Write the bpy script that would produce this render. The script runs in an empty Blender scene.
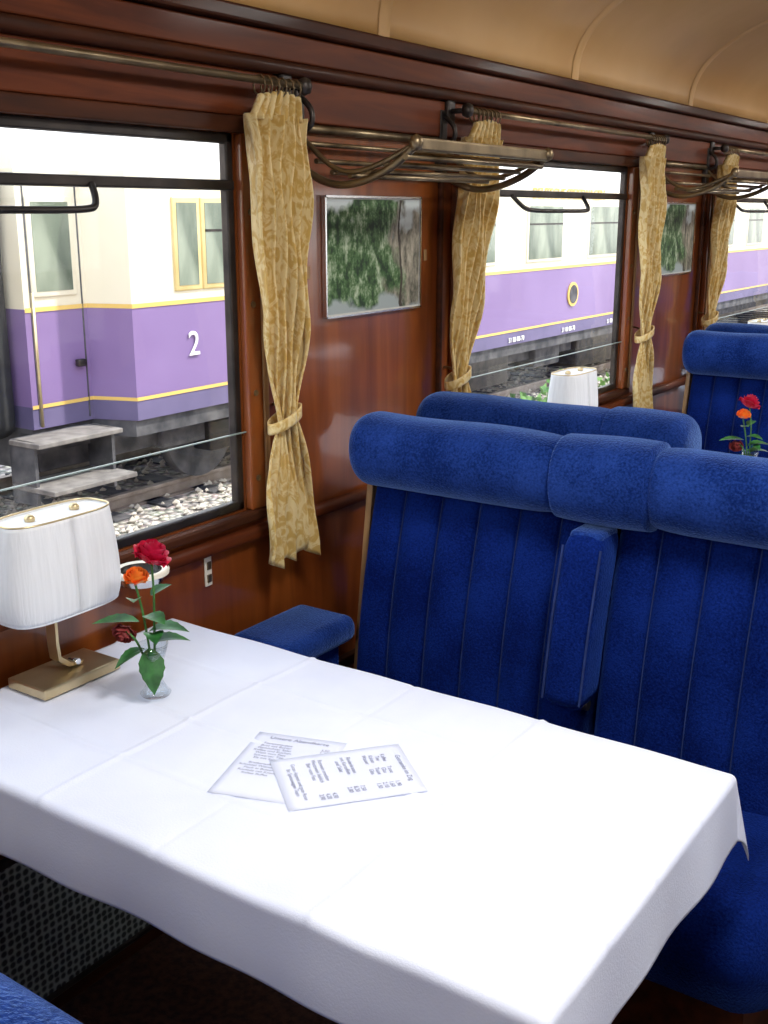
import bpy, bmesh, math, random
from mathutils import Vector, Matrix
random.seed(4)
R=math.radians
scene=bpy.context.scene
try:
    scene.view_settings.view_transform='Standard'
    scene.view_settings.look='None'
except Exception: pass

# ---------------------------------------------------------------- materials
def new_mat(name):
    m=bpy.data.materials.new(name); m.use_nodes=True
    nt=m.node_tree
    return m,nt,nt.nodes['Principled BSDF']
def mat(name,c1,c2=None,scale=5.0,stretch=(1,1,1),rough=.5,metal=0,bump=0,detail=4,coat=0,sheen=0,sheen_tint=None,
        emis=0,spec=.5,lo=.35,hi=.65,bscale=None,dist=0.0,trans=0,sub=0,fine=0,crough=.12):
    m,nt,b=new_mat(name)
    N=nt.nodes;L=nt.links
    b.inputs['Roughness'].default_value=rough
    b.inputs['Metallic'].default_value=metal
    b.inputs['Specular IOR Level'].default_value=spec
    b.inputs['Coat Weight'].default_value=coat
    b.inputs['Coat Roughness'].default_value=crough
    b.inputs['Transmission Weight'].default_value=trans
    if sheen:
        b.inputs['Sheen Weight'].default_value=sheen
        b.inputs['Sheen Roughness'].default_value=.35
        if sheen_tint: b.inputs['Sheen Tint'].default_value=(*sheen_tint,1)
    tc=N.new('ShaderNodeTexCoord'); mp=N.new('ShaderNodeMapping')
    mp.inputs['Scale'].default_value=stretch
    L.new(tc.outputs['Object'],mp.inputs['Vector'])
    nz=N.new('ShaderNodeTexNoise'); nz.inputs['Scale'].default_value=scale; nz.inputs['Detail'].default_value=detail
    nz.inputs['Distortion'].default_value=dist
    L.new(mp.outputs[0],nz.inputs['Vector'])
    cr=N.new('ShaderNodeValToRGB')
    cr.color_ramp.elements[0].position=lo; cr.color_ramp.elements[1].position=hi
    cr.color_ramp.elements[0].color=(*c1,1); cr.color_ramp.elements[1].color=(*(c2 or c1),1)
    if fine:
        nf=N.new('ShaderNodeTexNoise'); nf.inputs['Scale'].default_value=fine; nf.inputs['Detail'].default_value=2
        L.new(mp.outputs[0],nf.inputs['Vector'])
        ad=N.new('ShaderNodeMixRGB'); ad.inputs[0].default_value=.5
        L.new(nz.outputs['Fac'],ad.inputs[1]); L.new(nf.outputs['Fac'],ad.inputs[2]); L.new(ad.outputs[0],cr.inputs[0])
    else:
        L.new(nz.outputs['Fac'],cr.inputs[0])
    L.new(cr.outputs[0],b.inputs['Base Color'])
    if emis:
        L.new(cr.outputs[0],b.inputs['Emission Color']); b.inputs['Emission Strength'].default_value=emis
    if bump:
        bp=N.new('ShaderNodeBump'); bp.inputs['Strength'].default_value=bump; bp.inputs['Distance'].default_value=.01
        n2=N.new('ShaderNodeTexNoise'); n2.inputs['Scale'].default_value=bscale or scale*3; n2.inputs['Detail'].default_value=3
        L.new(mp.outputs[0],n2.inputs['Vector'])
        L.new(n2.outputs['Fac'],bp.inputs['Height']); L.new(bp.outputs[0],b.inputs['Normal'])
    return m
WOOD=mat('mahogany',(.14,.028,.005),(.28,.074,.013),scale=2.0,stretch=(7,7,.7),rough=.3,coat=1.0,crough=.07,detail=7,dist=1.0,lo=.3,hi=.7)
WOODH=mat('mahogany_horizontal',(.07,.014,.004),(.16,.036,.008),scale=2.4,stretch=(10,.8,10),rough=.5,coat=.05,detail=6,dist=.8,spec=.2)
WOODD=mat('dark_wood_trim',(.035,.010,.004),(.075,.020,.006),scale=4,stretch=(8,1,8),rough=.55,coat=.04,spec=.2)
SEATWOOD=mat('seat_frame_wood',(.22,.12,.05),(.38,.22,.09),scale=4,stretch=(8,8,1),rough=.4)
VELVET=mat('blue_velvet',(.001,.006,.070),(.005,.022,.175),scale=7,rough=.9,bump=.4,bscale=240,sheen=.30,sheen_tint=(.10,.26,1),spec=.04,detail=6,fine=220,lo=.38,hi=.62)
VELVETL=mat('blue_velvet_pale',(.003,.014,.10),(.016,.050,.25),scale=9,rough=.9,bump=.4,bscale=240,sheen=.85,sheen_tint=(.26,.46,1),spec=.04,detail=6,fine=200,lo=.38,hi=.62)  # paler velvet with more sheen, for head rolls and armrest pads
PIPING=mat('blue_piping',(.004,.016,.09),(.012,.035,.16),scale=20,rough=.9)
LINEN=mat('white_linen',(.71,.76,.92),(.76,.81,.95),scale=6,rough=.8,bump=.08,bscale=300,spec=.1)
CEIL=mat('ochre_ceiling',(.57,.32,.10),(.70,.43,.17),scale=1.6,rough=.45,coat=.1)
CEILT=mat('ceiling_batten_mat',(.59,.34,.11),(.71,.44,.18),scale=3,rough=.5)
CARPET=mat('brown_carpet',(.045,.018,.012),(.10,.042,.028),scale=60,rough=.95,bump=.4)
METALD=mat('dark_metal',(.03,.028,.027),(.07,.06,.055),scale=10,rough=.4,metal=.7)
BRASS=mat('aged_brass',(.16,.12,.07),(.32,.25,.15),scale=12,rough=.35,metal=.85)
GOLD=mat('satin_gold',(.62,.50,.28),(.70,.58,.36),scale=12,rough=.3,metal=.9)
CHROME=mat('chrome',(.7,.7,.7),(.8,.8,.8),scale=5,rough=.18,metal=1)
SHADE=mat('lamp_shade_fabric',(.74,.77,.80),(.80,.83,.86),scale=2,stretch=(60,60,1),rough=.7,bump=.2,bscale=3)
IVORY=mat('ivory_plastic',(.75,.70,.58),(.8,.76,.66),scale=5,rough=.4)
EDGE=mat('pane_edge',(.22,.29,.27),(.28,.35,.33),scale=5,rough=.3)
PAPER=mat('menu_paper',(.69,.74,.91),(.74,.79,.94),scale=4,rough=.8)
INK=mat('ink',(.20,.22,.34),rough=.9)
BLACK=mat('black_rubber',(.012,.012,.014),(.03,.03,.03),scale=8,rough=.7)
# outside
CREAM=mat('cream_paint',(.80,.72,.54),(.86,.79,.62),scale=1.2,rough=.5)
PURPLE=mat('purple_paint',(.215,.135,.31),(.265,.175,.37),scale=.8,rough=.4)
DPURPLE=mat('purple_lower_stripe',(.12,.10,.20),(.16,.13,.25),scale=2,rough=.6)
YELLOW=mat('yellow_line',(.78,.52,.14),rough=.5)
ROOF=mat('pale_roof',(.85,.85,.84),(.9,.9,.9),scale=1,rough=.6)
TGLASS=mat('train_window_glass',(.07,.10,.07),(.30,.34,.26),scale=3,stretch=(1,1,.4),rough=.1)
TFRAME=mat('train_window_frame',(.70,.52,.22),(.76,.6,.28),scale=5,rough=.4)
UNDER=mat('underframe_grime',(.035,.035,.04),(.12,.115,.12),scale=5,rough=.8)
RAIL=mat('rail_steel',(.22,.17,.14),(.4,.34,.3),scale=5,rough=.5,metal=.5)
STEPM=mat('step_tread',(.14,.125,.115),(.24,.22,.20),scale=9,rough=.8)
LEAF=mat('bush_leaf',(.05,.16,.03),(.22,.42,.10),scale=8,rough=.7)
STEM=mat('rose_stem',(.03,.12,.02),(.06,.2,.04),scale=30,rough=.5)
RLEAF=mat('rose_leaf',(.010,.075,.015),(.04,.19,.04),scale=40,rough=.4)
RED=mat('red_petal',(.42,.0,.025),(.65,.01,.07),scale=50,rough=.5)
ORANGE=mat('orange_petal',(.95,.16,.02),(1,.36,.04),scale=60,rough=.5)
DRED=mat('wilted_petal',(.22,.03,.03),(.36,.06,.06),scale=50,rough=.6)

def ballast_mat():
    m,nt,b=new_mat('ballast'); N=nt.nodes;L=nt.links
    tc=N.new('ShaderNodeTexCoord'); v=N.new('ShaderNodeTexVoronoi'); v.inputs['Scale'].default_value=14
    L.new(tc.outputs['Object'],v.inputs['Vector'])
    cr=N.new('ShaderNodeValToRGB'); cr.color_ramp.elements[0].color=(.72,.67,.60,1); cr.color_ramp.elements[1].color=(.20,.18,.16,1)
    cr.color_ramp.elements[0].position=.2; cr.color_ramp.elements[1].position=.8
    L.new(v.outputs['Distance'],cr.inputs[0])
    mx=N.new('ShaderNodeMixRGB'); mx.blend_type='MULTIPLY'; mx.inputs[0].default_value=.15
    L.new(cr.outputs[0],mx.inputs[1]); L.new(v.outputs['Color'],mx.inputs[2]); L.new(mx.outputs[0],b.inputs['Base Color'])
    bp=N.new('ShaderNodeBump'); bp.inputs['Distance'].default_value=.05; bp.invert=True
    L.new(v.outputs['Distance'],bp.inputs['Height']); L.new(bp.outputs[0],b.inputs['Normal'])
    b.inputs['Roughness'].default_value=.9
    return m
BALLAST=ballast_mat()

def brocade_mat():
    m,nt,b=new_mat('gold_brocade'); N=nt.nodes;L=nt.links
    tc=N.new('ShaderNodeTexCoord'); mp=N.new('ShaderNodeMapping'); mp.inputs['Scale'].default_value=(1,1,.7)
    L.new(tc.outputs['Object'],mp.inputs[0])
    nz=N.new('ShaderNodeTexNoise'); nz.inputs['Scale'].default_value=34; nz.inputs['Detail'].default_value=3; nz.inputs['Distortion'].default_value=2.2
    L.new(mp.outputs[0],nz.inputs['Vector'])
    cr=N.new('ShaderNodeValToRGB'); e=cr.color_ramp.elements
    e[0].position=.42; e[0].color=(.70,.47,.13,1); e[1].position=.56; e[1].color=(.88,.72,.36,1)
    L.new(nz.outputs['Fac'],cr.inputs[0]); L.new(cr.outputs[0],b.inputs['Base Color'])
    b.inputs['Roughness'].default_value=.36; b.inputs['Sheen Weight'].default_value=.3
    bp=N.new('ShaderNodeBump'); bp.inputs['Strength'].default_value=.35; bp.inputs['Distance'].default_value=.003
    L.new(cr.outputs[0],bp.inputs['Height']); L.new(bp.outputs[0],b.inputs['Normal'])
    tr=N.new('ShaderNodeBsdfTranslucent'); L.new(cr.outputs[0],tr.inputs[0])
    mx=N.new('ShaderNodeMixShader'); mx.inputs[0].default_value=.22
    L.new(b.outputs[0],mx.inputs[1]); L.new(tr.outputs[0],mx.inputs[2]); L.new(mx.outputs[0],N['Material Output'].inputs[0])
    return m
BROCADE=brocade_mat()

def pane_mat(name,base=.015,k=.3,tint=(1,1,1)):
    m=bpy.data.materials.new(name); m.use_nodes=True; nt=m.node_tree; N=nt.nodes; L=nt.links
    for n in list(N):
        if n.type!='OUTPUT_MATERIAL': N.remove(n)
    out=[n for n in N if n.type=='OUTPUT_MATERIAL'][0]
    t=N.new('ShaderNodeBsdfTransparent'); t.inputs[0].default_value=(*tint,1)
    g=N.new('ShaderNodeBsdfGlossy'); g.inputs['Roughness'].default_value=.03
    lw=N.new('ShaderNodeLayerWeight'); lw.inputs[0].default_value=.5
    p=N.new('ShaderNodeMath'); p.operation='POWER'; p.inputs[1].default_value=5
    q=N.new('ShaderNodeMath'); q.operation='MULTIPLY_ADD'; q.inputs[1].default_value=k; q.inputs[2].default_value=base
    mx=N.new('ShaderNodeMixShader')
    L.new(lw.outputs['Facing'],p.inputs[0]); L.new(p.outputs[0],q.inputs[0])
    L.new(q.outputs[0],mx.inputs[0]); L.new(t.outputs[0],mx.inputs[1]); L.new(g.outputs[0],mx.inputs[2]); L.new(mx.outputs[0],out.inputs[0])
    return m
PANE=pane_mat('window_glass')
PANEG=pane_mat('vase_glass',base=.10,k=.7,tint=(.93,.96,.97))

def grille_mat():
    m,nt,b=new_mat('heater_mesh'); N=nt.nodes;L=nt.links
    tc=N.new('ShaderNodeTexCoord'); mp=N.new('ShaderNodeMapping'); mp.inputs['Scale'].default_value=(1,60,60)
    L.new(tc.outputs['Object'],mp.inputs[0])
    v=N.new('ShaderNodeTexVoronoi'); v.inputs['Scale'].default_value=1; v.inputs['Randomness'].default_value=.25
    L.new(mp.outputs[0],v.inputs['Vector'])
    cr=N.new('ShaderNodeValToRGB'); cr.color_ramp.elements[0].position=.3; cr.color_ramp.elements[0].color=(.03,.045,.045,1)
    cr.color_ramp.elements[1].position=.55; cr.color_ramp.elements[1].color=(.36,.42,.41,1)
    L.new(v.outputs['Distance'],cr.inputs[0]); L.new(cr.outputs[0],b.inputs['Base Color']); b.inputs['Roughness'].default_value=.5
    return m
GRILLE=grille_mat()

def photo_mat():
    m,nt,b=new_mat('landscape_print'); N=nt.nodes;L=nt.links
    tc=N.new('ShaderNodeTexCoord'); mp=N.new('ShaderNodeMapping'); mp.inputs['Scale'].default_value=(1,26,18)
    L.new(tc.outputs['Object'],mp.inputs[0])
    nz=N.new('ShaderNodeTexNoise'); nz.inputs['Scale'].default_value=1; nz.inputs['Detail'].default_value=10; nz.inputs['Roughness'].default_value=.78
    L.new(mp.outputs[0],nz.inputs['Vector'])
    g=N.new('ShaderNodeValToRGB'); e=g.color_ramp.elements
    e[0].position=.42; e[0].color=(.012,.035,.015,1); e[1].position=.64; e[1].color=(.52,.62,.44,1)
    k=e.new(.51); k.color=(.07,.16,.05,1)
    L.new(nz.outputs['Fac'],g.inputs[0])
    mp2=N.new('ShaderNodeMapping'); mp2.inputs['Scale'].default_value=(1,30,14); mp2.inputs['Rotation'].default_value=(.5,0,0)
    L.new(tc.outputs['Object'],mp2.inputs[0])
    n2=N.new('ShaderNodeTexNoise'); n2.inputs['Scale'].default_value=1; n2.inputs['Detail'].default_value=8; n2.inputs['Roughness'].default_value=.72
    L.new(mp2.outputs[0],n2.inputs['Vector'])
    r=N.new('ShaderNodeValToRGB'); e=r.color_ramp.elements
    e[0].position=.38; e[0].color=(.05,.055,.04,1); e[1].position=.64; e[1].color=(.50,.46,.36,1)
    L.new(n2.outputs['Fac'],r.inputs[0])
    sp=N.new('ShaderNodeSeparateXYZ'); L.new(tc.outputs['Object'],sp.inputs[0])
    n3=N.new('ShaderNodeTexNoise'); n3.inputs['Scale'].default_value=10; n3.inputs['Detail'].default_value=5; L.new(tc.outputs['Object'],n3.inputs['Vector'])
    def madd(src,mul,add):
        q=N.new('ShaderNodeMath'); q.operation='MULTIPLY_ADD'; L.new(src,q.inputs[0]); q.inputs[1].default_value=mul; q.inputs[2].default_value=add; return q.outputs[0]
    def addc(a,bb):
        q=N.new('ShaderNodeMath'); q.operation='ADD'; q.use_clamp=True; L.new(a,q.inputs[0]); L.new(bb,q.inputs[1]); return q.outputs[0]
    def mixc(f,a,c,col=None):
        q=N.new('ShaderNodeMixRGB'); L.new(f,q.inputs[0]); L.new(a,q.inputs[1])
        if col: q.inputs[2].default_value=(*col,1)
        else: L.new(c,q.inputs[2])
        return q.outputs[0]
    rock=addc(madd(sp.outputs['Y'],26,-1.9),madd(n3.outputs['Fac'],9,-4.5))
    col=mixc(rock,g.outputs[0],r.outputs[0])
    sky=addc(madd(sp.outputs['Z'],32,-3.1),madd(n3.outputs['Fac'],12,-6.4))
    col=mixc(sky,col,None,(.62,.69,.68))
    wat=addc(madd(sp.outputs['Z'],-45,-5.0),madd(n3.outputs['Fac'],8,-4))
    col=mixc(wat,col,None,(.36,.42,.42))
    for yc,w in ((.115,.005),):
        d=madd(n3.outputs['Fac'],.05,-.025); q=N.new('ShaderNodeMath'); q.operation='ADD'; L.new(sp.outputs['Y'],q.inputs[0]); L.new(d,q.inputs[1])
        s=N.new('ShaderNodeMath'); s.operation='SUBTRACT'; L.new(q.outputs[0],s.inputs[0]); s.inputs[1].default_value=yc
        ab=N.new('ShaderNodeMath'); ab.operation='ABSOLUTE'; L.new(s.outputs[0],ab.inputs[0])
        lt=N.new('ShaderNodeMath'); lt.operation='LESS_THAN'; L.new(ab.outputs[0],lt.inputs[0]); lt.inputs[1].default_value=w
        col=mixc(lt.outputs[0],col,None,(.06,.05,.04))
    L.new(col,b.inputs['Base Color'])
    b.inputs['Roughness'].default_value=.5; b.inputs['Specular IOR Level'].default_value=.3
    return m
PRINT=photo_mat()
MOUNT=mat('picture_mount',(.6,.6,.56),rough=.6)

# ---------------------------------------------------------------- mesh helpers
def link(o,parent=None):
    scene.collection.objects.link(o)
    if parent is not None: o.parent=parent
    return o
def empty(name,loc=(0,0,0),rz=0):
    e=bpy.data.objects.new(name,None); e.location=loc; e.rotation_euler=(0,0,rz); e.empty_display_size=.1
    return link(e)
def mesh(name,vs,fs,m,parent=None,smooth=False,loc=(0,0,0),rot=(0,0,0)):
    me=bpy.data.meshes.new(name); me.from_pydata([tuple(v) for v in vs],[],fs); me.update()
    bm=bmesh.new(); bm.from_mesh(me); bmesh.ops.recalc_face_normals(bm,faces=bm.faces); bm.to_mesh(me); bm.free()
    if m: me.materials.append(m)
    if smooth:
        for p in me.polygons: p.use_smooth=True
    o=bpy.data.objects.new(name,me); o.location=loc; o.rotation_euler=rot
    return link(o,parent)
def box(name,lo,hi,m,parent=None,bevel=0,segs=2,rot=(0,0,0),smooth=None):
    lo=Vector(lo);hi=Vector(hi); c=(lo+hi)/2; s=hi-lo
    bm=bmesh.new(); bmesh.ops.create_cube(bm,size=1)
    for v in bm.verts: v.co=Vector((v.co.x*s.x,v.co.y*s.y,v.co.z*s.z))
    if bevel: bmesh.ops.bevel(bm,geom=list(bm.edges),offset=bevel,segments=segs,profile=.5,affect='EDGES')
    me=bpy.data.meshes.new(name); bm.to_mesh(me); bm.free(); me.materials.append(m)
    if smooth or (smooth is None and bevel>0.008):
        for p in me.polygons: p.use_smooth=True
    o=bpy.data.objects.new(name,me); o.location=c; o.rotation_euler=rot
    return link(o,parent)
def cyl(name,p0,p1,r,m,parent=None,n=16,r2=None):
    p0=Vector(p0);p1=Vector(p1);d=p1-p0
    bm=bmesh.new(); bmesh.ops.create_cone(bm,cap_ends=True,segments=n,radius1=r,radius2=r if r2 is None else r2,depth=d.length)
    me=bpy.data.meshes.new(name); bm.to_mesh(me); bm.free(); me.materials.append(m)
    for p in me.polygons: p.use_smooth=len(p.vertices)==4
    o=bpy.data.objects.new(name,me); o.location=(p0+p1)/2; o.rotation_euler=d.to_track_quat('Z','Y').to_euler()
    return link(o,parent)
def tube(name,pts,r,m,parent=None,bez=True,radii=None):
    cu=bpy.data.curves.new(name,'CURVE'); cu.dimensions='3D'; cu.bevel_depth=r; cu.bevel_resolution=3; cu.use_fill_caps=True
    sp=cu.splines.new('NURBS' if bez else 'POLY'); sp.points.add(len(pts)-1)
    for i,p in enumerate(pts):
        sp.points[i].co=(*p,1)
        if radii: sp.points[i].radius=radii[i]
    if bez: sp.use_endpoint_u=True; sp.order_u=3; sp.resolution_u=6
    cu.materials.append(m)
    o=bpy.data.objects.new(name,cu)
    return link(o,parent)
def lathe(name,prof,m,parent=None,loc=(0,0,0),n=32,rot=(0,0,0)):
    vs=[];fs=[]
    for r,z in prof:
        for i in range(n):
            a=2*math.pi*i/n; vs.append((r*math.cos(a),r*math.sin(a),z))
    for j in range(len(prof)-1):
        for i in range(n):
            fs.append((j*n+i,j*n+(i+1)%n,(j+1)*n+(i+1)%n,(j+1)*n+i))
    return mesh(name,vs,fs,m,parent,True,loc,rot)
def grid(name,nu,nv,f,m,parent=None,smooth=True,loc=(0,0,0),rot=(0,0,0),thick=0):
    vs=[f(i/nu,j/nv) for j in range(nv+1) for i in range(nu+1)]
    fs=[(j*(nu+1)+i,j*(nu+1)+i+1,(j+1)*(nu+1)+i+1,(j+1)*(nu+1)+i) for j in range(nv) for i in range(nu)]
    o=mesh(name,vs,fs,m,parent,smooth,loc,rot)
    if thick:
        s=o.modifiers.new('s','SOLIDIFY'); s.thickness=thick; s.offset=0
    return o
def slab(name,nu,nv,front,back,m,parent):
    vs=[front(i/nu,j/nv) for j in range(nv+1) for i in range(nu+1)]
    k=len(vs); vs+=[back(i/nu,j/nv) for j in range(nv+1) for i in range(nu+1)]
    I=lambda i,j:j*(nu+1)+i
    fs=[]
    for j in range(nv):
        for i in range(nu):
            fs.append((I(i,j),I(i+1,j),I(i+1,j+1),I(i,j+1)))
            fs.append((k+I(i,j),k+I(i,j+1),k+I(i+1,j+1),k+I(i+1,j)))
    for i in range(nu):
        fs.append((I(i,0),k+I(i,0),k+I(i+1,0),I(i+1,0)))
        fs.append((I(i,nv),I(i+1,nv),k+I(i+1,nv),k+I(i,nv)))
    for j in range(nv):
        fs.append((I(0,j),I(0,j+1),k+I(0,j+1),k+I(0,j)))
        fs.append((I(nu,j),k+I(nu,j),k+I(nu,j+1),I(nu,j+1)))
    return mesh(name,vs,fs,m,parent,True)

# ---------------------------------------------------------------- room
PITCH=2.22
WX=2.86
Y0,Y1=-2.6,11.2
ZB,ZT=.925,1.765
TH=.03
W1=(.66,1.893)
wins=[(W1[0]+PITCH*k,W1[1]+PITCH*k) for k in range(-1,5)]
def side_wall(name,xa,xb):
    bm=bmesh.new()
    def b(y0,y1,z0,z1):
        r=bmesh.ops.create_cube(bm,size=1)
        for v in r['verts']:
            v.co=Vector(((xa+xb)/2+v.co.x*(xb-xa),(y0+y1)/2+v.co.y*(y1-y0),(z0+z1)/2+v.co.z*(z1-z0)))
    b(Y0,Y1,0,ZB); b(Y0,Y1,ZT,2.05)
    e=Y0
    for a,c in wins:
        if a>e: b(e,a,ZB,ZT)
        e=c
    b(e,Y1,ZB,ZT)
    me=bpy.data.meshes.new(name); bm.to_mesh(me); bm.free(); me.materials.append(WOOD)
    o=bpy.data.objects.new(name,me); link(o)
side_wall('wall_left',-TH,0)
side_wall('wall_right',WX,WX+TH)
box('wall_far',(0,Y1,0),(WX,Y1+.06,2.6),WOOD)
box('wall_near',(0,Y0-.06,0),(WX,Y0,2.6),WOOD)
box('floor',(-TH,Y0,-.06),(WX+TH,Y1,0),CARPET)
ZC=2.015
HWC=WX/2-.018
def ceil(u,v):
    a=math.pi*u
    x=WX/2-HWC*math.cos(a); z=ZC+.46*math.sin(a)**.8
    return (x,Y0+(Y1-Y0)*v,z)
grid('ceiling',64,2,ceil,CEIL,thick=.03)
k=0
for yb in [.2+PITCH/2*i for i in range(-2,10)]:
    k+=1
    def rib(u,v,yb=yb):
        a=math.pi*u; off=-.017-.004*math.sin(math.pi*v)
        return (WX/2-(HWC+off)*math.cos(a), yb+.05*(v-.5), ZC+(.46+off)*math.sin(a)**.8)
    grid('trim_%d'%k,48,4,rib,CEILT)
for sgn,nm in ((1,'left'),(-1,'right')):
    X=(lambda a,b:(a,b)) if sgn==1 else (lambda a,b:(WX-b,WX-a))
    def T(n,a,b,z0,z1,m=WOODH,bev=.006):
        xa,xb=X(a,b); box('trim_%s_%s'%(nm,n),(xa,Y0,z0),(xb,Y1,z1),m,bevel=bev)
    T('cornice',.001,.042,1.985,2.018,WOODD)
    T('upper_board',.001,.022,1.925,1.982,WOODH,.004)
    T('picture_rail',.001,.04,1.895,1.922,WOODD,.01)
    T('header',.001,.018,1.80,1.892,WOODH,.004)
    T('sill_rail',.001,.03,.850,.885,WOODH,.012)
    T('skirting',.001,.03,0.0,.035,WOODD,.004)
box('baseboard_left',(.001,Y0,.40),(.025,Y1,.43),WOODD,bevel=.004)

def window(idx,a,c,side):
    w=empty('window_%d'%idx)
    X=(lambda x:x) if side==1 else (lambda x:WX-x)
    def B(n,x0,x1,y0,y1,z0,z1,m,bev=.004):
        xa,xb=sorted((X(x0),X(x1))); return box(n,(xa,y0,z0),(xb,y1,z1),m,w,bevel=bev)
    B('architrave_top',.0005,.022,a-.07,c+.07,ZT,ZT+.034,WOODD)
    B('architrave_bottom',.0005,.028,a-.07,c+.07,ZB-.028,ZB,WOODD,.008)
    B('architrave_near',.0005,.022,a-.07,a,ZB,ZT,WOOD)
    B('architrave_far',.0005,.022,c,c+.07,ZB,ZT,WOOD)
    B('bead_far',.0225,.030,c+.045,c+.062,ZB,ZT,SEATWOOD,.003)
    B('bead_near',.0225,.030,a-.062,a-.045,ZB,ZT,SEATWOOD,.003)
    s=.022
    B('sash_top',-.025,-.003,a,c,ZT-s,ZT,METALD)
    B('sash_bottom',-.025,-.003,a,c,ZB,ZB+s,METALD)
    B('sash_near',-.025,-.003,a,a+s,ZB,ZT,METALD)
    B('sash_far',-.025,-.003,c-s,c,ZB,ZT,METALD)
    B('transom',-.025,.0,a,c,1.646,1.668,METALD)
    B('glass',-.016,-.014,a+s,c-s,ZB+.02,ZT-.02,PANE,0)
    tube('pull_bar',[(X(.0),a+.30,1.652),(X(.03),a+.31,1.617),(X(.04),a+.36,1.604),(X(.04),(a+c)/2,1.604),(X(.04),c-.46,1.604),(X(.035),c-.42,1.612),(X(.0),c-.405,1.652)],.007,METALD,w)
    B('deflector_pane',.006,.009,a+.02,c+.02,ZB+.005,1.11,PANE,0)
    B('deflector_edge',.005,.010,a+.02,c+.02,1.1097,1.1123,EDGE,0)
    for zz in (1.0,1.2,1.4,1.6):
        cyl('screw',(X(.022),c+.022,zz),(X(.0255),c+.022,zz),.007,BRASS,w,10)
for i,(a,c) in enumerate(wins): window(i+1,a,c,1)
for i,(a,c) in enumerate(wins): window(i+7,a,c,-1)

for i,(a,c) in enumerate(wins[1:4]):
    h=empty('heater_grille')
    box('mesh_panel',(.012,a-.1,.05),(.03,c+.1,.385),GRILLE,h)
    box('frame_top',(.004,a-.12,.385),(.036,c+.12,.398),METALD,h,bevel=.003)
    box('frame_bottom',(.004,a-.12,.037),(.036,c+.12,.05),METALD,h,bevel=.003)

# ---------------------------------------------------------------- pictures, labels
for kk in range(3):
    yo=PITCH*kk
    p=empty('framed_picture')
    y0,y1,z0,z1=2.20+yo,2.635+yo,1.345,1.64
    box('mount_board',(.004,y0+.004,z0+.004),(.009,y1-.004,z1-.004),MOUNT,p)
    box('print',(.009,y0+.009,z0+.009),(.011,y1-.009,z1-.009),PRINT,p)
    box('glass_frame_top',(.002,y0,z1-.005),(.014,y1,z1),CHROME,p)
    box('glass_frame_bottom',(.002,y0,z0),(.014,y1,z0+.005),CHROME,p)
    box('glass_frame_near',(.002,y0,z0),(.014,y0+.005,z1),CHROME,p)
    box('glass_frame_far',(.002,y1-.005,z0),(.014,y1,z1),CHROME,p)
    box('seat_number_label',(.001,2.137+yo,1.445),(.004,2.15+yo,1.475),SEATWOOD,bevel=.001)
    box('seat_number_label',(.001,2.665+yo,1.47),(.004,2.68+yo,1.50),SEATWOOD,bevel=.001)
    box('trim_pier_%d'%(kk*2+1),(.001,2.735+yo,.90),(.016,2.75+yo,1.80),WOODD,bevel=.004)
    s=empty('wall_switch')
    box('plate',(.001,1.742+yo,.775),(.006,1.764+yo,.845),IVORY,s,bevel=.002)
    box('rocker',(.006,1.747+yo,.785),(.009,1.759+yo,.803),BRASS,s)
    box('rocker_2',(.006,1.747+yo,.815),(.009,1.759+yo,.833),BRASS,s)

# ---------------------------------------------------------------- curtains, rods
ZR=1.868
def curtain(yt,ym,yb,xc=.078,side=1):
    c=empty('curtain')
    z0,zm,z1=.80,1.14,1.80
    def P(z):
        if z>zm:
            t=(z-zm)/(z1-zm)
            y=ym+(yt-ym)*(t**1.3); hw=.034+.062*min(1,(t/.75))**.8
            if t>.93: hw*=1.0+.08*(t-.93)/.07
        else:
            t=(zm-z)/(zm-z0); y=ym+(yb-ym)*t; hw=.034+.062*t**.7
        return y,hw
    def f(u,v):
        z=z0+(z1-z0)*v
        y,hw=P(z)
        n=5.5; ph=2*math.pi*n*u
        amp=.017+.010*math.sin(3*u+z*4)
        squeeze=.55+.45*min(1,abs(z-zm)/.2)
        x=xc+amp*squeeze*math.sin(ph+.5*math.sin(z*9))+.006*math.sin(z*23+u*9)
        yy=y+hw*(2*u-1)+.006*math.cos(ph*1.0)+.004*math.sin(z*17+u*5)
        zz=z+(.012*math.sin(ph*.5+1) if v<.02 else 0)
        return (x if side==1 else WX-x,yy,zz)
    grid('drape',90,80,f,BROCADE,c,thick=.002)
    def g(u,v):
        ph=2*math.pi*7*u
        x=xc+.014*math.sin(ph)+.010*(v-.5)
        return (x if side==1 else WX-x, yt+(.096-.02*v)*(2*u-1)*.95, 1.79+.052*v+(.010*math.sin(ph+1)-.012*abs(2*u-1))*v)
    grid('heading',80,6,g,BROCADE,c,thick=.002)
    def tb(u,v):
        a=2*math.pi*u
        y,hw=P(1.14)
        x=xc+.034*math.cos(a)
        return (x if side==1 else WX-x, y+.044*math.sin(a), 1.14+.026*(v-.5)+.018*math.sin(a)+.008*math.cos(a))
    grid('tie_band',40,4,tb,BROCADE,c,thick=.004)
    xt=.0 if side==1 else WX
    tube('tie_hook',[(xt,ym+.05,1.16),(xt+.03*side,ym+.055,1.16),(xt+.05*side,ym+.04,1.15)],.004,BRASS,c)
    for i in range(6):
        yy=yt-.06+.024*i
        tube('ring',[((xc if side==1 else WX-xc)+.016*math.cos(t),yy,ZR-.010+.020*math.sin(t)) for t in [j*math.pi/5 for j in range(11)]],.0022,BRASS,c,bez=False)
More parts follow.
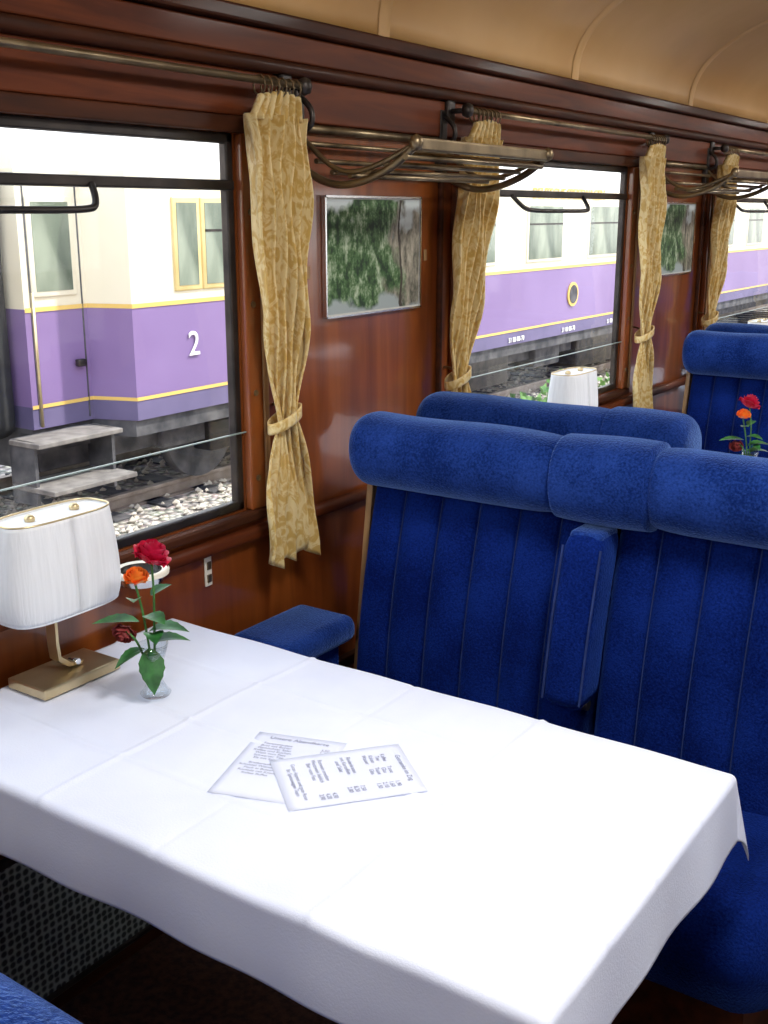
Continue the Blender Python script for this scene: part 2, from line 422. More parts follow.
for side in (1,-1):
    for kk in range(-1,4):
        yo=PITCH*kk
        curtain(1.952+yo,1.950+yo,1.965+yo,side=side)
        curtain(2.862+yo,2.735+yo,2.75+yo,side=side)
        xr=.078 if side==1 else WX-.078; xw=0.0 if side==1 else WX
        r=empty('curtain_rod')
        ya,yb=2.75-PITCH+yo,2.06+yo
        cyl('rod',(xr,ya,ZR),(xr,yb,ZR),.008,BRASS,r)
        for yy in (ya+.012,yb-.015):
            cyl('bracket_arm',(xw,yy,ZR),(xr,yy,ZR),.007,METALD,r)
            lathe('bracket_knob',[(0,-.02),(.014,-.014),(.018,0),(.014,.014),(0,.02)],METALD,r,(xr,yy,ZR),16)
            box('bracket_plate',(min(xw,xw+.03*side),yy-.02,ZR-.03),(max(xw,xw+.03*side),yy+.02,ZR+.03),METALD,r,bevel=.006)

# ---------------------------------------------------------------- luggage racks
def rack(yo,side=1):
    r=empty('luggage_rack')
    ya,yb=2.10+yo,2.735+yo
    D=-.012
    def X(x): return x if side==1 else WX-x
    prof=[(.012,1.80),(.03,1.765),(.065,1.725),(.11,1.70),(.16,1.692),(.21,1.70),(.255,1.715),(.295,1.735),(.33,1.752)]
    for i,(x,z) in enumerate(prof):
        rr=.006 if i not in (0,len(prof)-1) else .010
        cyl('slat_%d'%i,(X(x),ya,z+D),(X(x),yb,z+D),rr,BRASS,r,12)
    cyl('front_rail_lower',(X(.315),ya-.01,1.728+D),(X(.315),yb+.01,1.728+D),.007,BRASS,r,12)
    box('front_fascia',(min(X(.327),X(.341)),ya-.01,1.740+D),(max(X(.327),X(.341)),yb+.01,1.768+D),BRASS,r,bevel=.005)
    for yy in (ya,yb):
        tube('end_bracket',[(X(x),yy,z+D) for x,z in ((.002,1.725),(.05,1.695),(.11,1.672),(.17,1.672),(.24,1.692),(.30,1.722),(.335,1.752))],.009,BRASS,r)
        tube('end_bracket_upper',[(X(x),yy,z+D) for x,z in ((.002,1.805),(.03,1.775),(.10,1.715),(.16,1.695),(.25,1.715),(.335,1.755))],.006,BRASS,r)
        lathe('knob',[(0,-.018),(.012,-.012),(.016,0),(.012,.012),(0,.018)],BRASS,r,(X(.337),yy,1.757+D),16)
        box('wall_plate',(min(X(.001),X(.022)),yy-.018,1.68),(max(X(.001),X(.022)),yy+.018,1.87),METALD,r,bevel=.005)
        tube('scroll',[(X(x),yy,z+D) for x,z in ((.012,1.87),(.05,1.85),(.06,1.81),(.035,1.79),(.014,1.80))],.007,METALD,r)
for side in (1,-1):
    for kk in range(-1,4): rack(PITCH*kk,side)

# ---------------------------------------------------------------- seats
def bench(cx,yp,flip=False,cut=False):
    b=empty('train_seat',(cx,yp,0),math.pi if flip else 0)
    s=-1 if not flip else 1          # local sign of the wall side
    hw=.605
    AC=-.012*(-s)
    def yf(z): 
        t=(z-.40)/(1.0-.40)
        return -.135+.105*t-.022*math.sin(math.pi*min(1,max(0,t)))
    for side,(xa,xb) in {'near':(-hw,-.012),'far':(.012,hw)}.items():
        nch=6; w=(xb-xa)/nch
        def front(u,v,xa=xa,xb=xb,w=w):
            x=xa+(xb-xa)*u; z=.42+.58*v
            ph=(x-xa)/w
            g=abs(math.sin(math.pi*ph))**.42
            edge=min(u,1-u)*(xb-xa)
            e=(1-min(1,edge/.03))**2*.03
            return (x,yf(z)-.022*g+e+.016,z)
        def back(u,v,xa=xa,xb=xb):
            return (xa+(xb-xa)*u,.02,.42+.58*v)
        slab('back_pad_'+side,168,20,front,back,VELVET,b)
        for i in range(1,nch):
            x=xa+w*i
            tube('piping_%s_%d'%(side,i),[(x+.004,yf(z)+.002,z) for z in (.44,.55,.66,.78,.88,.98)],.0012,PIPING,b)
    L=hw+.018; HB=.102
    xlo,xhi=-L,L
    if cut:
        if s<0: xhi=HB-.005
        else: xlo=-HB+.005
    def sc(x):
        ax=abs(x); e=1.0
        d=min(x-xlo,xhi-x)
        if d<.045: e=math.sqrt(max(0,1-((.045-max(0,d))/.045)**2))*.55+.45*min(1,max(0,d)/.004)
        if ax<HB: band=1.08-.04*(ax/HB)**2
        elif ax<HB+.010: band=.88
        else: band=1.0-.07*math.exp(-(ax-HB-.010)/.03)
        return e*band
    nu=300; n=40
    vs=[];fs=[]
    for i in range(nu+1):
        x=xlo+(xhi-xlo)*(i/nu)
        k=.3 if i in (0,nu) else max(.3,sc(x))
        for j in range(n):
            a=2*math.pi*j/n
            ca,sa=math.cos(a),math.sin(a)
            ex=.8
            yy=math.copysign(abs(ca)**ex,ca)*.083; zz=math.copysign(abs(sa)**ex,sa)*.086
            vs.append((x,-.045+yy*k+(.012 if zz<0 else 0)*abs(sa),1.068+zz*k+.002*math.sin(x*17)*(1 if zz>0 else 0)))
    for i in range(nu):
        for j in range(n):
            fs.append((i*n+j,i*n+(j+1)%n,(i+1)*n+(j+1)%n,(i+1)*n+j))
    fs.append(tuple(range(n))); fs.append(tuple(nu*n+j for j in range(n)))
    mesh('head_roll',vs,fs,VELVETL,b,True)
    def am(u,v):
        a=2*math.pi*u; z=.622+.353*v
        k=1.0
        if v<.08: k=math.sqrt(max(0,1-((.08-v)/.08)**2))*.75+.25
        if v>.9: k=1-.25*((v-.9)/.1)**2
        ca,sa=math.cos(a),math.sin(a)
        return (AC+math.copysign(abs(ca)**.4,ca)*.043*k, yf(z)-.050+math.copysign(abs(sa)**.4,sa)*.056*k, z)
    grid('folded_armrest',48,30,am,VELVET,b)
    for dx in (-.041,.041):
        tube('armrest_piping',[(AC+dx,yf(z)-.101,z) for z in (.64,.75,.85,.95)],.0025,PIPING,b)
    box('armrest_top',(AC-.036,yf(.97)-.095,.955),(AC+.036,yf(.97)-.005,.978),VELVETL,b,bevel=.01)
    box('armrest_end',(AC-.035,yf(.63)-.085,.620),(AC+.035,yf(.63)-.01,.640),VELVET,b,bevel=.01)
    cyl('armrest_pivot',(AC-.03,-.14,.612),(AC+.03,-.14,.612),.012,METALD,b)
    ends=(-hw,.50) if s<0 else (-.50,hw)
    for side,(xa,xb) in {'near':(ends[0],-.004),'far':(.004,ends[1])}.items():
        aisle=(side=='far') if s<0 else (side=='near')
        def top(u,v,xa=xa,xb=xb,aisle=aisle):
            x=xa+(xb-xa)*u; y=-.49+.41*v
            e=min(u,1-u)*(xb-xa)
            z=.47-.03*(1-min(1,e/.05))**2-.07*(1-min(1,v*.41/.06))**2+.012*math.sin(math.pi*v)-.006*(1-abs(math.sin(math.pi*u*6))**.4)
            ae=((xb-x) if s<0 else (x-xa)) if aisle else 9
            if ae<.06: y+= .05*(1-ae/.06)**2*(1-v)
            return (x,y,z)
        def bot(u,v,xa=xa,xb=xb,aisle=aisle):
            x=xa+(xb-xa)*u; y=-.48+.40*v
            ae=((xb-x) if s<0 else (x-xa)) if aisle else 9
            if ae<.06: y+= .05*(1-ae/.06)**2*(1-v)
            return (x,y,.29)
        slab('seat_cushion_'+side,72,24,top,bot,VELVET,b)
    bx=sorted((s*(hw-.04),-s*.44))
    box('seat_base',(bx[0],-.36,.0),(bx[1],-.01,.29),WOODD,b)
    for xx in (-hw-.018,hw+.002):
        vs=[(xx,-.115,.30),(xx+.016,-.115,.30),(xx+.016,.03,.30),(xx,.03,.30),(xx,-.02,1.0),(xx+.016,-.02,1.0),(xx+.016,.03,1.0),(xx,.03,1.0)]
        mesh('frame_side',vs,[(0,1,2,3),(4,5,6,7),(0,1,5,4),(1,2,6,5),(2,3,7,6),(3,0,4,7)],SEATWOOD,b)
    box('back_board',(-hw,.022,.10),(hw,.034,1.02),WOODD,b)
    xa,xb=sorted((s*(hw-.01),s*(hw+.17)))
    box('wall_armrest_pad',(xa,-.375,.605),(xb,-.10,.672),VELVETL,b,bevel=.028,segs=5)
    xa,xb=sorted((s*(hw+.03),s*(hw+.09)))
    box('wall_armrest_support',(xa,-.30,.30),(xb,-.12,.61),VELVET,b,bevel=.015,segs=3)
    box('wall_armrest_rail',(xa,-.33,.0),(xb,.02,.31),WOODD,b)
    return b
CX=.830
for kk in range(-1,4):
    bench(CX,2.12+PITCH*kk)
    bench(CX-(.04 if kk>=0 else 0),(2.375 if kk>=0 else 2.47)+PITCH*kk,True,cut=(kk>=0))

def aisle_seat(yp,flip):
    b=empty('single_train_seat',(2.50,yp,0),math.pi if flip else 0)
    hw=.25
    def yf(z):
        t=(z-.4)/.6
        return -.135+.105*t
    def front(u,v):
        x=-hw+2*hw*u; z=.42+.58*v
        return (x,yf(z)-.015*abs(math.sin(math.pi*u*5))**.45+.01,z)
    slab('back_pad',60,16,front,lambda u,v:(-hw+2*hw*u,.02,.42+.58*v),VELVET,b)
    vs=[];fs=[];n=24;nu=40
    for i in range(nu+1):
        x=-hw-.01+2*(hw+.01)*i/nu; d=min(i,nu-i)/nu*2*hw
        k=max(.4,math.sqrt(max(0,1-((.045-min(.045,d))/.045)**2)))
        for j in range(n):
            a=2*math.pi*j/n; vs.append((x,-.045+.083*k*math.cos(a),1.068+.086*k*math.sin(a)))
    for i in range(nu):
        for j in range(n): fs.append((i*n+j,i*n+(j+1)%n,(i+1)*n+(j+1)%n,(i+1)*n+j))
    fs.append(tuple(range(n))); fs.append(tuple(nu*n+j for j in range(n)))
    mesh('head_roll',vs,fs,VELVETL,b,True)
    box('seat_cushion',(-hw,-.49,.29),(hw,-.06,.47),VELVET,b,bevel=.04,segs=4)
    box('seat_base',(-hw+.03,-.4,0),(hw-.03,-.01,.30),WOODD,b)
    box('back_board',(-hw,.022,.10),(hw,.034,1.02),WOODD,b)
for kk in range(0,4):
    aisle_seat(2.12+PITCH*kk,False); aisle_seat(2.375+PITCH*kk,True)

# ---------------------------------------------------------------- tables
def table(yo,cloth_seed,right=False):
    t=empty('dining_table')
    MX=(lambda x:x) if not right else (lambda x:WX-x)
    XE=1.25 if not right else .66
    def bx(n,x0,x1,ya,yb,z0,z1,m,bev=0):
        a,c=sorted((MX(x0),MX(x1))); box(n,(a,ya,z0),(c,yb,z1),m,t,bevel=bev)
    ya,yb=.945+yo,1.59+yo
    bx('top',.05,XE-.005,ya,yb,.715,.744,SEATWOOD,.008)
    lx=MX(XE-.25)
    cyl('leg',(lx,(ya+yb)/2,0),(lx,(ya+yb)/2,.715),.028,METALD,t)
    cyl('foot',(lx,(ya+yb)/2,0),(lx,(ya+yb)/2,.02),.09,METALD,t)
    bx('wall_bracket',.037,.25,(ya+yb)/2-.2,(ya+yb)/2+.2,.64,.715,METALD)
    X0,X1,YA,YB=.040,XE,.94+yo,1.595+yo
    ov=.118
    rnd=random.Random(cloth_seed)
    ph=[rnd.uniform(0,6) for _ in range(8)]
    nx,ny=(300,200) if (not right and yo==0) else (110,90)
    def f(u,v):
        s=X0+(X1+ov-X0)*u; q=YA-ov+(YB-YA+2*ov)*v
        cxp=min(s,X1); cyp=min(max(q,YA),YB)
        dx,dy=s-cxp,q-cyp
        d=math.hypot(dx,dy)
        def cr(a,c,w=.0055): return math.exp(-((a-c)/w)**2)
        qq=q-yo
        mask=1-.94*math.exp(-((s-.70)/.17)**4-((qq-1.23)/.15)**4)
        top=.0032*cr(s,.42+.004*math.sin(qq*9))+.0036*cr(s,.93+.004*math.sin(qq*7))-.0020*cr(s,.66)+.0034*cr(qq,1.262+.003*math.sin(s*8))+.0026*cr(qq,1.10)+.0026*cr(qq,1.44)
        top+=.0022*math.sin(s*9+q*5+ph[0])*math.sin(q*11+ph[1])+.0012*math.sin(s*23-q*17+ph[4])
        w=math.exp(-((s-1.0)/.25)**2-((qq-1.05)/.2)**2)
        top+=.0018*w*math.sin((s+qq)*38)
        top*=mask
        if d<1e-9: return (MX(s),q,.7505+top)
        nx_,ny_=dx/d,dy/d
        r=.012
        arc=r*math.pi/2
        if d<arc:
            a=d/r; out=r*math.sin(a); dz=-r*(1-math.cos(a))
        else:
            h=d-arc
            par=(s if dx==0 else q)
            rip=.25*math.sin(par*11+ph[2])+.20*math.sin(par*27+ph[3])
            if dx>0 and dy!=0:
                ang=math.atan2(abs(dy),dx); rip=1.0*math.sin(ang*2)+.1
            out=r+max(-.004,h*(.10+.13*rip)); dz=-r-h
        return (MX(cxp+nx_*out),cyp+ny_*out,.7505+dz+top*max(0,1-d/.05))
    grid('tablecloth',nx,ny,f,LINEN,None,thick=.0012)
for kk in range(-1,4):
    table(PITCH*kk,kk+7)
    if kk>=0: table(PITCH*kk,kk+27,True)

# ---------------------------------------------------------------- lamps
def table_lamp(x,y):
    l=empty('table_lamp',(x,y,.7545))
    box('base',(-.052,-.09,0),(.052,.09,.02),GOLD,l,bevel=.003)
    path=[(0,.03,.022),(0,.0,.026),(0,-.022,.045),(0,-.025,.075),(0,-.025,.24)]
    w=.013;vs=[];fs=[]
    for (a,bb,c) in path: vs+=[(a-w,bb,c),(a+w,bb,c)]
    for (a,bb,c) in path: vs+=[(a-w,bb+.006,c+.006),(a+w,bb+.006,c+.006)]
    n=len(path)
    for i in range(n-1):
        fs.append((2*i,2*i+1,2*i+3,2*i+2)); k=2*n
        fs.append((k+2*i,k+2*i+2,k+2*i+3,k+2*i+1))
        fs.append((2*i,2*i+2,k+2*i+2,k+2*i)); fs.append((2*i+1,k+2*i+1,k+2*i+3,2*i+3))
    fs.append((0,2*n,2*n+1,1)); fs.append((2*n-2,2*n-1,4*n-1,4*n-2))
    mesh('stem',vs,fs,GOLD,l)
    cyl('clamp_screw',(-.01,.02,.026),(.016,.02,.03),.006,CHROME,l,10)
    def ring(k,ex,a):
        ca,sa=math.cos(a),math.sin(a)
        return math.copysign(abs(ca)**ex,ca)*k[0],math.copysign(abs(sa)**ex,sa)*k[1]
    z0,z1=.142,.322
    def sh(u,v):
        a=2*math.pi*u
        q=1-.09*(1-v)**7
        kx=(.062-.012*v**1.6)*q; ky=(.129-.017*v**1.6)*q
        xx,yy=ring((kx,ky),.6,a)
        return (xx,yy,z0+(z1-z0)*v)
    grid('shade',160,20,sh,SHADE,l,thick=.002)
    for zz,kk,nm in ((z0,(.0562,.117),'rim_bottom'),(z1,(.050,.112),'rim_top')):
        tube(nm,[(*ring(kk,.6,2*math.pi*i/64),zz) for i in range(65)],.0020,SHADE if nm=='rim_bottom' else GOLD,l,bez=False)
    vs=[(0,0,z1-.004)]+[(*ring((.049,.111),.6,2*math.pi*i/64),z1-.004) for i in range(64)]
    mesh('shade_top',vs,[(0,1+i,1+(i+1)%64) for i in range(64)],SHADE,l)
    for yy in (-.05,.05):
        lathe('finial',[(0,-.004),(.009,-.004),(.010,.002),(.006,.007),(0,.008)],GOLD,l,(0,yy,z1),16)
    return l
for kk in range(-1,4):
    table_lamp(.105,1.252+PITCH*kk)
    if kk>=1: table_lamp(WX-.105,1.252+PITCH*kk)

for kk in range(0,4):
    a=empty('wall_ashtray',(.098,1.462+PITCH*kk,.893))
    lathe('bowl',[(0,-.012),(.035,-.012),(.044,-.008),(.049,.008),(.054,.016),(.056,.012)],CHROME,a)
    lathe('rim',[(.056,.010),(.057,.018),(.050,.021),(.042,.018)],IVORY,a)
    lathe('well',[(.042,.018),(.038,.004),(0,.002)],METALD,a)
    box('mount',(-.096,-.02,-.012),(-.04,.02,.004),METALD,a,bevel=.003)

# ---------------------------------------------------------------- roses
def bloom(name,c,r,m,parent,tilt=(0,0),openness=1.0):
    vs=[];fs=[]
    def add(fn,nu,nv):
        k=len(vs)
        for j in range(nv+1):
            for i in range(nu+1): vs.append(fn(i/nu,j/nv))
        for j in range(nv):
            for i in range(nu):
                q=k+j*(nu+1)+i; fs.append((q,q+1,q+nu+2,q+nu+1))
    specs=[(2,.22,1.05,.0),(3,.42,1.0,.08),(4,.62,.92,.18),(5,.82,.80,.4),(6,1.0,.62,.7)]
    for li,(n,rr,hh,curl) in enumerate(specs):
        curl*=openness
        for p in range(n):
            a0=2*math.pi*p/n+li*.7
            span=2*math.pi/n*.72
            def fn(u,v,a0=a0,rr=rr,hh=hh,curl=curl,span=span):
                s=u*2-1
                a=a0+s*span*(.55+.45*math.sin(v*math.pi/2))
                rad=r*rr*(.25+.75*math.sin(min(1,v*1.3)*math.pi/2))+r*curl*.45*max(0,v-.6)/.4
                z=r*1.5*hh*v-r*.45*(abs(s)**2.5)*v-r*curl*.30*max(0,v-.75)/.25
                return (rad*math.cos(a),rad*math.sin(a),z-r*.7)
            add(fn,8,8)
    return mesh(name,vs,fs,m,parent,True,c,(tilt[0],tilt[1],0))
def leaf(name,base,d,L,w,m,parent,droop=.4):
    d=Vector(d).normalized(); base=Vector(base)
    side=d.cross(Vector((0,0,1)))
    if side.length<.01: side=Vector((1,0,0))
    side.normalize(); up=side.cross(d)
    def fn(u,v):
        s=u*2-1; ww=w*math.sin(math.pi*v**.8)*(1+.05*math.sin(v*40))
        p=base+d*L*v+side*s*ww+up*(abs(s)*ww*.35)-Vector((0,0,droop*L*v*v))
        return tuple(p)
    grid(name,6,12,fn,m,parent)
def rose_vase(x,y,scale=1):
    v=empty('rose_vase',(x,y,.7545))
    lathe('vase',[(0,.002),(.026,.002),(.028,.006),(.022,.012),(.013,.03),(.014,.05),(.020,.075),(.027,.10),(.025,.10),(.018,.075),(.012,.05),(.010,.03),(0,.016)],PANEG,v)
    st=[((0,0,.02),(-.012,-.002,.12),(-.022,-.002,.17),(-.030,-.005,.205)),
        ((0,0,.02),(-.005,.01,.13),(-.01,.02,.20),(-.025,.03,.25)),
        ((0,0,.02),(-.01,-.02,.10),(-.02,-.038,.130),(-.032,-.036,.128))]
    for i,p in enumerate(st): tube('stem_%d'%i,p,.0022,STEM,v)
    bloom('orange_bloom',(-.030,-.002,.222),.0195,ORANGE,v,(.2,.15),.55)
    bloom('red_bloom',(-.022,.032,.258),.028,RED,v,(-.25,.35),.9)
    bloom('wilted_bloom',(-.036,-.034,.122),.019,DRED,v,(2.2,-.6),.6)
    lv=[((-.02,-.01,.14),(-.8,-.7,.1),.085,.022,.1),((-.01,.0,.12),(.9,.5,.35),.080,.024,.3),((0,0,.10),(.6,.75,.25),.07,.022,.3),
        ((.0,-.01,.095),(.35,-.25,-.8),.075,.023,.15),((-.01,-.01,.09),(-.3,-.8,-.1),.06,.018,.3),((-.02,.02,.18),(.2,.8,.4),.05,.015,.2),
        ((-.03,-.01,.18),(.5,-.5,.3),.045,.014,.2),((-.015,.0,.15),(.9,-.1,.1),.055,.020,.2),((-.01,.01,.10),(-.5,.8,.0),.06,.02,.2),((0,0,.12),(.8,-.6,.3),.05,.018,.4)]
    for i,(b,d,L,w,dr) in enumerate(lv): leaf('leaf_%d'%i,b,d,L,w,RLEAF,v,dr)
    return v
rose_vase(.30,1.294)
rose_vase(.70,1.32+PITCH)
rose_vase(.72,1.30+2*PITCH)

# ---------------------------------------------------------------- menus
def menu(x,y,ang,w,h,z,lines):
    m=empty('menu_card',(x,y,z),ang)
    def f(u,v): return ((u-.5)*w,(v-.5)*h,.0002*math.sin(u*5+v*3)+.0002)
    grid('sheet',12,12,f,PAPER,m,thick=.0001)
    for i,(tx,ty,s,body,rt) in enumerate(lines):
        cu=bpy.data.curves.new('text','FONT'); cu.body=body; cu.size=s; cu.materials.append(INK); cu.align_x='CENTER'
        o=bpy.data.objects.new('text_%d'%i,cu); o.location=(tx,ty,.0008); o.rotation_euler=(0,0,rt); link(o,m)
menu(.655,1.215,R(18),.155,.21,.7521,[(0,.085,.013,'Unsere Abendkarte',0),(-.03,.066,.0085,'Tomatensuppe\nBrot mit Butter\nGemischter Salat\nKaffee und Kuchen\nWein vom Fass\nSchwarzer Tee\nEis mit Sahne\n\nBratkartoffeln\nSchnitzel Wiener Art\nFisch in Butter\nRoulade mit Kraut\nKaltes Buffet',0),(.052,.066,.0085,'3,50\n1,20\n2,80\n1,90\n4,50\n1,60\n3,20\n\n3,90\n7,80\n8,20\n8,60\n9,90',0)])
menu(.760,1.25,R(-40),.16,.215,.7529,[(.0,.090,.0115,'Getraenke im Zug',0),(-.04,.068,.010,'Kaffee\nTee\nKakao\nWasser',0),(.0,.068,.010,'Tasse\nGlas\nTasse\nGlas',0),(.045,.068,.010,'1,90\n1,60\n2,10\n1,50',0),(-.03,.012,.010,"Rinderbraten\nmit Kartoffeln\nund Salat",0),(.045,.012,.010,"7,50\n8,20\n2,80",0),(-.025,-.034,.010,'Rotwein trocken\nWeisswein lieblich\nBier vom Fass',0),(.055,-.034,.010,'4,50\n4,20\n2,90',0),(0,-.078,.0095,'Guten Appetit und gute Reise\nIhr Speisewagen Team',0)])

# ---------------------------------------------------------------- ceiling fill lamps, added out of view to brighten the interior
for kk in range(-1,5):
    c=empty('fill_lamp',(WX/2,1.25+PITCH*kk,2.435))
    lathe('fill_lamp_dome',[(0,-.07),(.06,-.064),(.11,-.045),(.14,-.012),(.145,.0)],IVORY,c)
    lathe('fill_lamp_ring',[(.145,-.01),(.16,-.006),(.165,.02),(.14,.022)],GOLD,c)
    ld=bpy.data.lights.new('fill_light','AREA'); ld.shape='DISK'; ld.size=.5; ld.energy=28; ld.color=(1,.97,.93)
    lo=bpy.data.objects.new('fill_light',ld); lo.location=(0,0,-.09); link(lo,c)

# ---------------------------------------------------------------- outside
GZ=-1.0
g=box('ground',(-60,-40,-1.6),(40,70,GZ),BALLAST)
TXP=-5.12
ZW=.87
XD=TXP-.38
YE=5.60
def band(name,poly,z0,z1,m,parent,off=0,slope=0):
    vs=[];fs=[]
    for x,y in poly: vs+= [(x+off,y,z0),(x+off-slope,y,z1)]
    for i in range(len(poly)-1): fs.append((2*i,2*i+2,2*i+3,2*i+1))
    return mesh(name,vs,fs,m,parent)
tr=empty('railway_carriage')
poly=[(TXP-2.5,YE),(XD,YE),(XD,6.22),(TXP,6.36),(TXP,32)]
band('lower_panels',poly,.10,ZW,PURPLE,tr)
band('lower_stripe',poly,-.08,.10,DPURPLE,tr)
band('upper_panels',poly,ZW,1.92,CREAM,tr)
band('waist_line',poly[1:],ZW-.025,ZW+.01,YELLOW,tr,.006)
band('lower_line',poly[1:],.085,.115,YELLOW,tr,.006)
band('sole_bar',poly,-.22,-.08,UNDER,tr,-.03)
prev=(0,1.92)
for i in range(1,9):
    a=i/8*math.pi/2; cur=(1.4*(1-math.cos(a)),1.92+.75*math.sin(a))
    band('roof_%d'%i,[(x,y) for x,y in poly[1:]],prev[1],cur[1],ROOF,tr,-prev[0],cur[0]-prev[0]); prev=cur
box('roof_end',(TXP-2.6,YE-.02,1.9),(TXP-.6,YE,2.4),CREAM,tr)
box('far_side',(TXP-2.8,5.7,-.1),(TXP-2.75,32,2.6),CREAM,tr)
box('bellows',(TXP-1.9,4.4,-.15),(TXP-.50,YE-.02,1.95),BLACK,tr,bevel=.12,segs=5)
box('neighbour_end',(TXP-2.7,-12,-.1),(TXP-.12,4.4,ZW),PURPLE,tr,bevel=.05)
box('neighbour_end_upper',(TXP-2.7,-12,ZW),(TXP-.12,4.4,2.2),CREAM,tr,bevel=.05)
def twin(y0,y1,z0=1.0,z1=1.68,x=TXP,fr=TFRAME,bar=True):
    box('window_frame',(x-.02,y0-.045,z0-.045),(x+.018,y1+.045,z1+.045),fr,tr,bevel=.012)
    box('window_glass',(x,y0,z0),(x+.022,y1,z1),TGLASS,tr)
    if bar: box('window_bar',(x+.01,y0,z1-.24),(x+.026,y1,z1-.22),METALD,tr)
twin(5.72,6.08,x=XD,fr=CREAM,bar=False)
twin(6.90,7.14,1.0,1.68,bar=False); twin(7.24,7.50,1.0,1.68)
y=9.52
while y<30: twin(y,y+1.0,fr=CREAM); y+=1.92
for yy in (5.66,6.17): box('door_gap',(XD-.01,yy,-.05),(XD+.006,yy+.012,1.80),UNDER,tr)
cyl('door_rail',(XD+.07,5.63,-.05),(XD+.07,5.63,1.0),.014,GOLD,tr)
box('door_handle',(XD+.01,6.05,.38),(XD+.06,6.14,.44),METALD,tr,bevel=.01)
for zz,w in ((-.10,.36),(-.45,.50)):
    box('step',(TXP-.32,5.30,zz-.04),(TXP-.32+w,6.15,zz),STEPM,tr,bevel=.008)
    box('step_riser',(TXP-.34,5.32,zz-.16),(TXP-.31,6.13,zz),UNDER,tr)
for yy in (5.32,6.10): box('step_hanger',(TXP-.34,yy,-.60),(TXP-.05,yy+.03,-.1),UNDER,tr)
box('underframe',(TXP-2.4,5.6,-.42),(TXP-.35,31,-.12),UNDER,tr)
WZ=-.40
for yb in (7.6,9.9):
    for sx in (TXP-.55,TXP-2.05):
        cyl('wheel',(sx-.06,yb,WZ),(sx+.06,yb,WZ),.45,UNDER,tr,32)
        cyl('wheel_hub',(sx+.06,yb,WZ),(sx+.16,yb,WZ),.14,METALD,tr,20)
    box('axle_box',(TXP-.45,yb-.16,WZ-.16),(TXP-.2,yb+.16,WZ+.14),METALD,tr,bevel=.03)
box('bogie_frame',(TXP-.42,6.9,-.45),(TXP-.28,10.6,-.26),UNDER,tr,bevel=.02)
for yb in (8.2,8.6,9.0): cyl('bogie_spring',(TXP-.33,yb,-.65),(TXP-.33,yb,-.30),.07,METALD,tr,16)
for i,(a,bb,zz) in enumerate([(11.8,13.4,-.65),(14.2,15.0,-.55),(15.6,17.8,-.70),(18.6,19.4,-.6),(20,22,-.7)]):
    box('equipment_box_%d'%i,(TXP-1.2,a,zz),(TXP-.25,bb,-.2),UNDER if i%2 else METALD,tr,bevel=.03)
def ttext(body,y,z,s,m,x=TXP+.012):
    cu=bpy.data.curves.new('lettering','FONT'); cu.body=body; cu.size=s; cu.extrude=.004; cu.align_x='CENTER'; cu.materials.append(m)
    o=bpy.data.objects.new('lettering',cu); o.location=(x,y,z); o.rotation_euler=(R(90),0,R(90)); link(o,tr)
WH=mat('white_letter',(.9,.88,.85),rough=.5)
ttext('2',7.05,.40,.30,WH); ttext('2',17.2,.40,.28,WH)
ttext('DEUTSCHE SPEISEWAGEN',14.6,1.775,.2,YELLOW)
for i in range(6): ttext('51 80 88-70',11.5+i*1.6,-.045,.09,WH)
cyl('emblem_disc',(TXP,14.8,.47),(TXP+.02,14.8,.47),.17,YELLOW,tr,32)
cyl('emblem_inner',(TXP+.02,14.8,.47),(TXP+.026,14.8,.47),.13,UNDER,tr,32)
tk=empty('railway_track')
for nm,xx in (('a',TXP-.62),('b',TXP-2.05)):
    box('rail_head',(xx-.035,-20,GZ+.10),(xx+.035,45,GZ+.14),RAIL,tk,bevel=.006)
    box('rail_web',(xx-.012,-20,GZ+.02),(xx+.012,45,GZ+.10),RAIL,tk)
    box('rail_foot',(xx-.07,-20,GZ),(xx+.07,45,GZ+.02),RAIL,tk)
for i in range(60):
    yy=-3+i*.62
    box('sleeper_%d'%i,(TXP-2.6,yy,GZ),(TXP-.3,yy+.22,GZ+.02),UNDER,tk,bevel=.006)
vs=[];fs=[]
rn=random.Random(3)
for i in range(4500):
    x=rn.uniform(-7.6,-3.2); y=rn.uniform(3,24); s=rn.uniform(.02,.045)
    k=len(vs)
    P=[(1,0,0),(-1,0,0),(0,1,0),(0,-1,0),(0,0,1),(0,0,-1)]
    for p in P: vs.append((x+p[0]*s*rn.uniform(.7,1.3),y+p[1]*s*rn.uniform(.7,1.3),GZ+.005+s*.5+p[2]*s*rn.uniform(.6,1)))
    for a,b_,c_ in ((0,2,4),(2,1,4),(1,3,4),(3,0,4),(2,0,5),(1,2,5),(3,1,5),(0,3,5)): fs.append((k+a,k+b_,k+c_))
STONE=mat('stone',(.50,.45,.38),(.72,.66,.58),scale=3,rough=.9)
mesh('ballast_stones',vs,fs,STONE,tk)
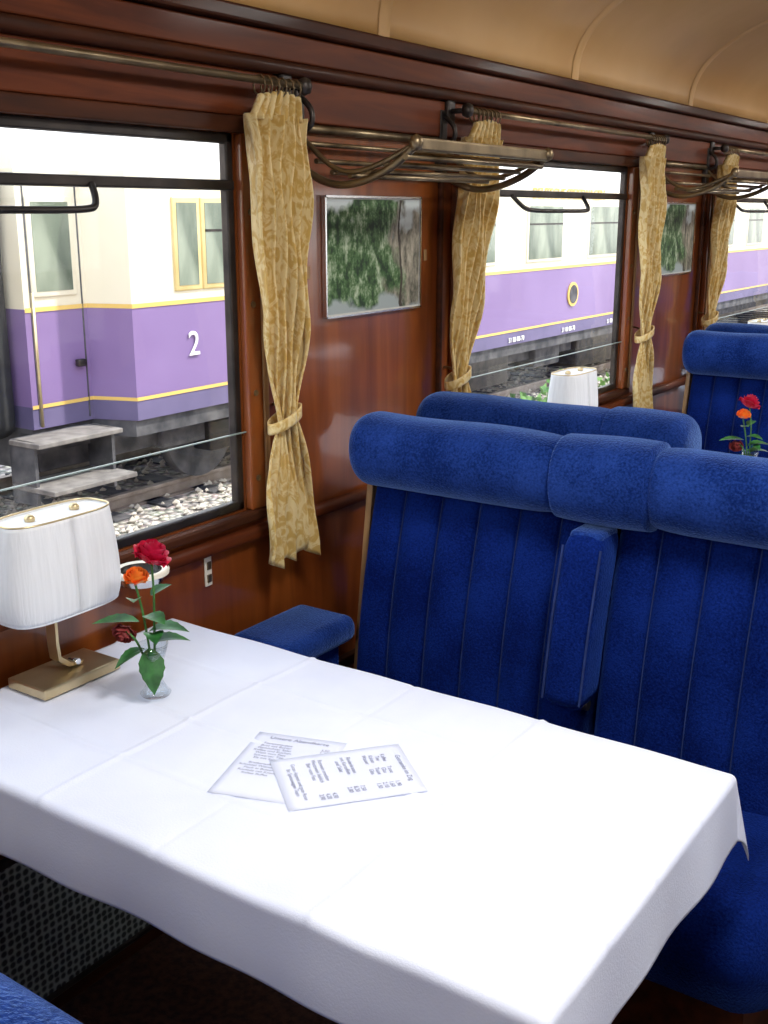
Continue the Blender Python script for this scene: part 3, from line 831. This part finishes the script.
def bush(x,y,r,h,seed):
    rn=random.Random(seed); vs=[];fs=[]
    for i in range(1400):
        a=rn.uniform(0,6.28); rr=r*rn.random()**.5; z=GZ+h*rn.random()**.8*(1-.5*(rr/r)**2)
        c=Vector((x+rr*math.cos(a),y+rr*math.sin(a),z)); s=rn.uniform(.025,.06)
        d1=Vector((rn.uniform(-1,1),rn.uniform(-1,1),rn.uniform(-.6,1))).normalized(); d2=d1.orthogonal().normalized()
        k=len(vs)
        vs+= [c-d1*s,c+d2*s*.5,c+d1*s,c-d2*s*.5]; fs.append((k,k+1,k+2,k+3))
    mesh('bush',vs,fs,LEAF)
bush(-2.5,8.2,.45,1.15,2); bush(-2.5,9.2,.5,1.25,3); bush(-2.5,10.4,.5,1.15,4); bush(-2.4,12.4,.6,.9,5)

# ---------------------------------------------------------------- world, sun
w=bpy.data.worlds.new('world'); scene.world=w; w.use_nodes=True
nt=w.node_tree; bg=nt.nodes['Background']
tc=nt.nodes.new('ShaderNodeTexCoord'); sx=nt.nodes.new('ShaderNodeSeparateXYZ'); cr=nt.nodes.new('ShaderNodeValToRGB')
nt.links.new(tc.outputs['Generated'],sx.inputs[0]); nt.links.new(sx.outputs['Z'],cr.inputs[0])
cr.color_ramp.elements[0].position=0; cr.color_ramp.elements[0].color=(1,1,1,1)
cr.color_ramp.elements[1].position=.7; cr.color_ramp.elements[1].color=(.72,.84,1,1)
nt.links.new(cr.outputs[0],bg.inputs[0]); bg.inputs[1].default_value=2.7
sd=bpy.data.lights.new('sun','SUN'); sd.energy=5.8; sd.angle=R(2); sd.color=(1,.96,.88)
so=bpy.data.objects.new('sun',sd)
so.rotation_euler=Vector((-.42,-.50,-.80)).to_track_quat('-Z','Y').to_euler(); link(so)

# ---------------------------------------------------------------- camera
cd=bpy.data.cameras.new('camera'); cd.sensor_fit='HORIZONTAL'; cd.sensor_width=36; cd.lens=36*1103/768; cd.clip_start=.02
co=bpy.data.objects.new('camera',cd); co.location=(1.68,0,1.6); co.rotation_euler=(R(90-15.2),0,R(34.2)); link(co)
scene.camera=co
